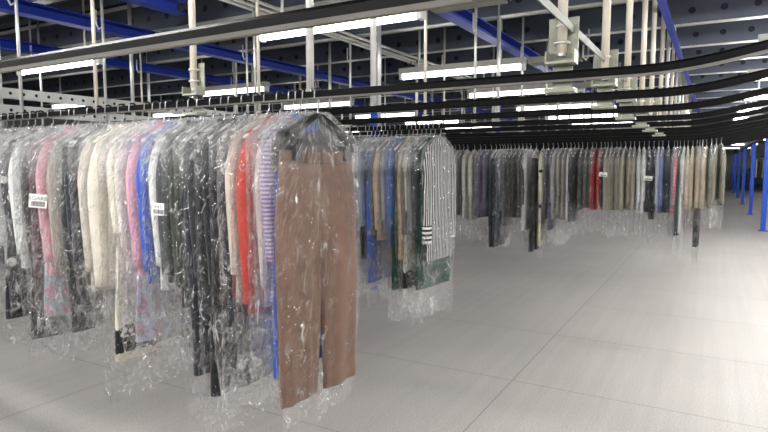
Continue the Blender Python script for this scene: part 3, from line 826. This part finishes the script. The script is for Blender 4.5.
CATS = {'jacket': 'jacket', 'coat': 'coat', 'shirt': 'shirt', 'blouse': 'blouse', 'cardigan': 'cardigan', 'dress': 'dress', 'long dress': 'dress', 'trousers': 'trousers', 'vest': 'vest'}
used = set()
PLACE = {1: [-1.7, -1.745, -1.78, -1.815, -1.85, -1.885, -1.92, -1.955, -2.015, -2.056, -2.097, -2.134, -2.169, -2.204, -2.239, -2.274, -2.309, -2.379, -2.449, -2.519, -2.589, -2.659],
         2: [0.037, -0.01, -0.057, -0.105, -0.143, -0.171, -0.199, -0.24, -0.289, -0.328, -0.368, -0.398, -0.428, -0.489, -0.55, -0.591, -0.642, -0.695, -0.747, -0.8, -0.853, -0.896, -0.951, -1.005, -1.049, -1.105, -1.149, -1.183, -1.228, -1.285, -1.331, -1.389, -1.447, -1.494, -1.541, -1.588, -1.636, -1.685, -1.745, -1.807, -1.868, -1.931, -2.019, -2.095, -2.147, -2.198, -2.251, -2.303, -2.356, -2.396, -2.436, -2.464, -2.503, -2.558, -2.626, -2.709, -2.779, -2.864, -2.964, -3.024, -3.084, -3.144, -3.204]}
def build_row(rows, ri, yrail, xstart, lod):
    x = xstart
    names = [('%s %s' % (it[1], it[3])) for it in rows]
    for i, (sp, nm, hexc, kind, opt) in enumerate(rows):
        r = random.Random(1000 * ri + i * 17 + 3)
        if ri in PLACE:
            x = PLACE[ri][i] if i < len(PLACE[ri]) else x - 0.06
            sp = 0.055
        it = dict(KINDS[kind]); it.update(opt); it['kind'] = kind
        if ri == 2 and i > 33:      # the left half of the back row hangs longer
            it['L'] = it['L'] * (1.2 if kind == 'trousers' else (1.12 if 'dress' in kind else 1.18))
            it['cl'] = it.get('cl', 1.0) + 0.24
        elif ri == 2:
            it['cl'] = it.get('cl', 1.0) + 0.16; it['L'] = it['L'] * r.uniform(0.93, 1.06)
        elif ri == 1: it['cl'] = it.get('cl', 1.0) + 0.12
        elif i > 2: it['cl'] = it.get('cl', 1.0) + 0.09
        it['mat'] = get_cloth(hexc, opt.get('pat'), opt.get('c2'))
        if 'cuff' in opt: it['cuffmat'] = get_cloth(hexc, opt['cuff'], opt['c2'])
        if 'yoke' in opt: it['yoke'] = get_cloth(opt['yoke'])
        end = (i == 0 and ri < 2)
        l = lod if not (ri == 1 and i > 8) else 1
        rz = r.uniform(-0.04, 0.04) if end else (r.uniform(-0.06, 0.06) if ri == 0 else r.uniform(-0.13, 0.13))
        root = empty(CATS[kind] if kind != 'long dress' else 'long_dress', (x, yrail, RZ + rise(x)), rz)
        # label
        same = [k for k, q in enumerate(names) if q == names[i]]
        if len(same) == 1:
            if i == 0: where = 'right end of the %s' % ROWNAME[ri]
            elif names.count(names[i - 1]) == 1: where = '%s, left of %s' % (ROWNAME[ri], names[i - 1])
            else: where = '%s, left of the %ss' % (ROWNAME[ri], names[i - 1])
            lb = '%s in film, %s' % (names[i], where)
        else:
            lb = '%s in film, %s, %s from right of %d alike' % (names[i], ROWNAME[ri], ORD[same.index(i)], len(same))
        tag(root, lb, CATS[kind], 'bagged garments on the %s rail' % ROWNAME[ri].split()[0])
        make_hanger(root, lod, r, bool(opt.get('black')), None)
        if kind == 'trousers':
            if opt.get('black'):
                make_trousers(root, it, l, r, -0.235)
                b = MB(); b.box(-0.008, 0.008, -0.20, 0.20, -0.236, -0.212); h = b.build('clip_bar', M['blackplastic'], root)
                for s in (-1, 1):
                    b = MB(); b.tube([(0, s * 0.02, -0.10), (0, s * 0.12, -0.15), (0, s * 0.212, -0.19), (0, s * 0.225, -0.235)], [0.014, 0.02, 0.024, 0.016], 8)
                    b.build('hanger_shoulder', M['blackplastic'], root, True)
                    b = MB(); b.box(0.0, 0.036, s * 0.16 - 0.018, s * 0.16 + 0.018, -0.275, -0.215); b.build('clip', M['blackplastic'], root)
            else:
                make_trousers(root, it, l, r, -0.20)
                b = MB(); b.box(-0.005, 0.005, -0.19, 0.19, -0.206, -0.194); b.build('clip_bar', M['hook'], root)
        else:
            make_top(root, it, l, r)
        cl = it.get('cl', 1.0) + r.uniform(-0.03, 0.03)
        make_cover(root, r, it.get('cw', 0.275), cl, max(0.040, min(0.055, sp * 0.75)), lod)
        if 'tag' in opt:
            c, ty, tz, tw, hh = opt['tag']; make_tag(root, c, ty - 0.035, tz, tw, hh)
        if ri not in PLACE: x -= sp

build_row(row1, 0, rails[1], -1.365, 2)
build_row(row2, 1, rails[4], -1.70, 2)
build_row(row3, 2, rails[10], 0.04, 0)

# a far rack of clothes beyond the posts
for k in range(14):
    r = random.Random(k + 50)
    x = 1.35 + 0.10 * k
    root = empty('shirt', (x, 27.0, RZ + 0.05), r.uniform(-0.1, 0.1))
    c = ['b9b6b0', '2a2c30', '8d8a82', 'c6c4c0', '3b4048', '6a6d6c', 'a29c90'][k % 7]
    it = dict(KINDS['shirt']); it['kind'] = 'shirt'; it['mat'] = get_cloth(c); it['th'] = 0.036
    make_top(root, it, 0, r)
    make_hanger(root, 0, r)
    tag(root, 'tiny distant shirt on the far rail beyond the blue posts, %s from left' % ORD[k], 'shirt', 'distant shirts beyond the posts')
root = empty('far_rail', (1.1, 27.0, RZ + 0.05)); tag(root, 'distant black garment rail beyond the blue posts', 'rail')
MB().tube([(0, 0, -0.02), (1.9, 0, -0.02)], 0.02, 8).build('track', M['black_rail'], root, True)
for xx in (0.05, 1.85):
    MB().tube([(xx, 0, -0.02), (xx, 0, ZD - RZ - 0.05)], 0.014, 8).build('drop_pole', M['galv'], root, True)

# ------------------------------------------------------------------ camera, world, view
cam = bpy.data.cameras.new('camera'); co = bpy.data.objects.new('camera', cam); col.objects.link(co)
cam.sensor_width = 36.0; cam.lens = 575.0 / 768.0 * 36.0; cam.clip_start = 0.02; cam.clip_end = 200
co.location = (0, 0, CAMZ)
co.rotation_euler = (PI / 2 - math.atan(51 / 575.0), 0, math.radians(29.93))
scn.camera = co

w = bpy.data.worlds.new('world'); scn.world = w; w.use_nodes = True
w.node_tree.nodes['Background'].inputs[0].default_value = (0.8, 0.85, 0.9, 1)
w.node_tree.nodes['Background'].inputs[1].default_value = 0.06
scn.view_settings.view_transform = 'Standard'
scn.view_settings.look = 'None'
scn.view_settings.gamma = 1.0
scn.view_settings.use_curve_mapping = False
scn.view_settings.exposure = 1.25
scn.cycles.transparent_max_bounces = 32
scn.cycles.max_bounces = 7
scn.cycles.diffuse_bounces = 4
scn.cycles.glossy_bounces = 3
scn.cycles.sample_clamp_indirect = 6.0
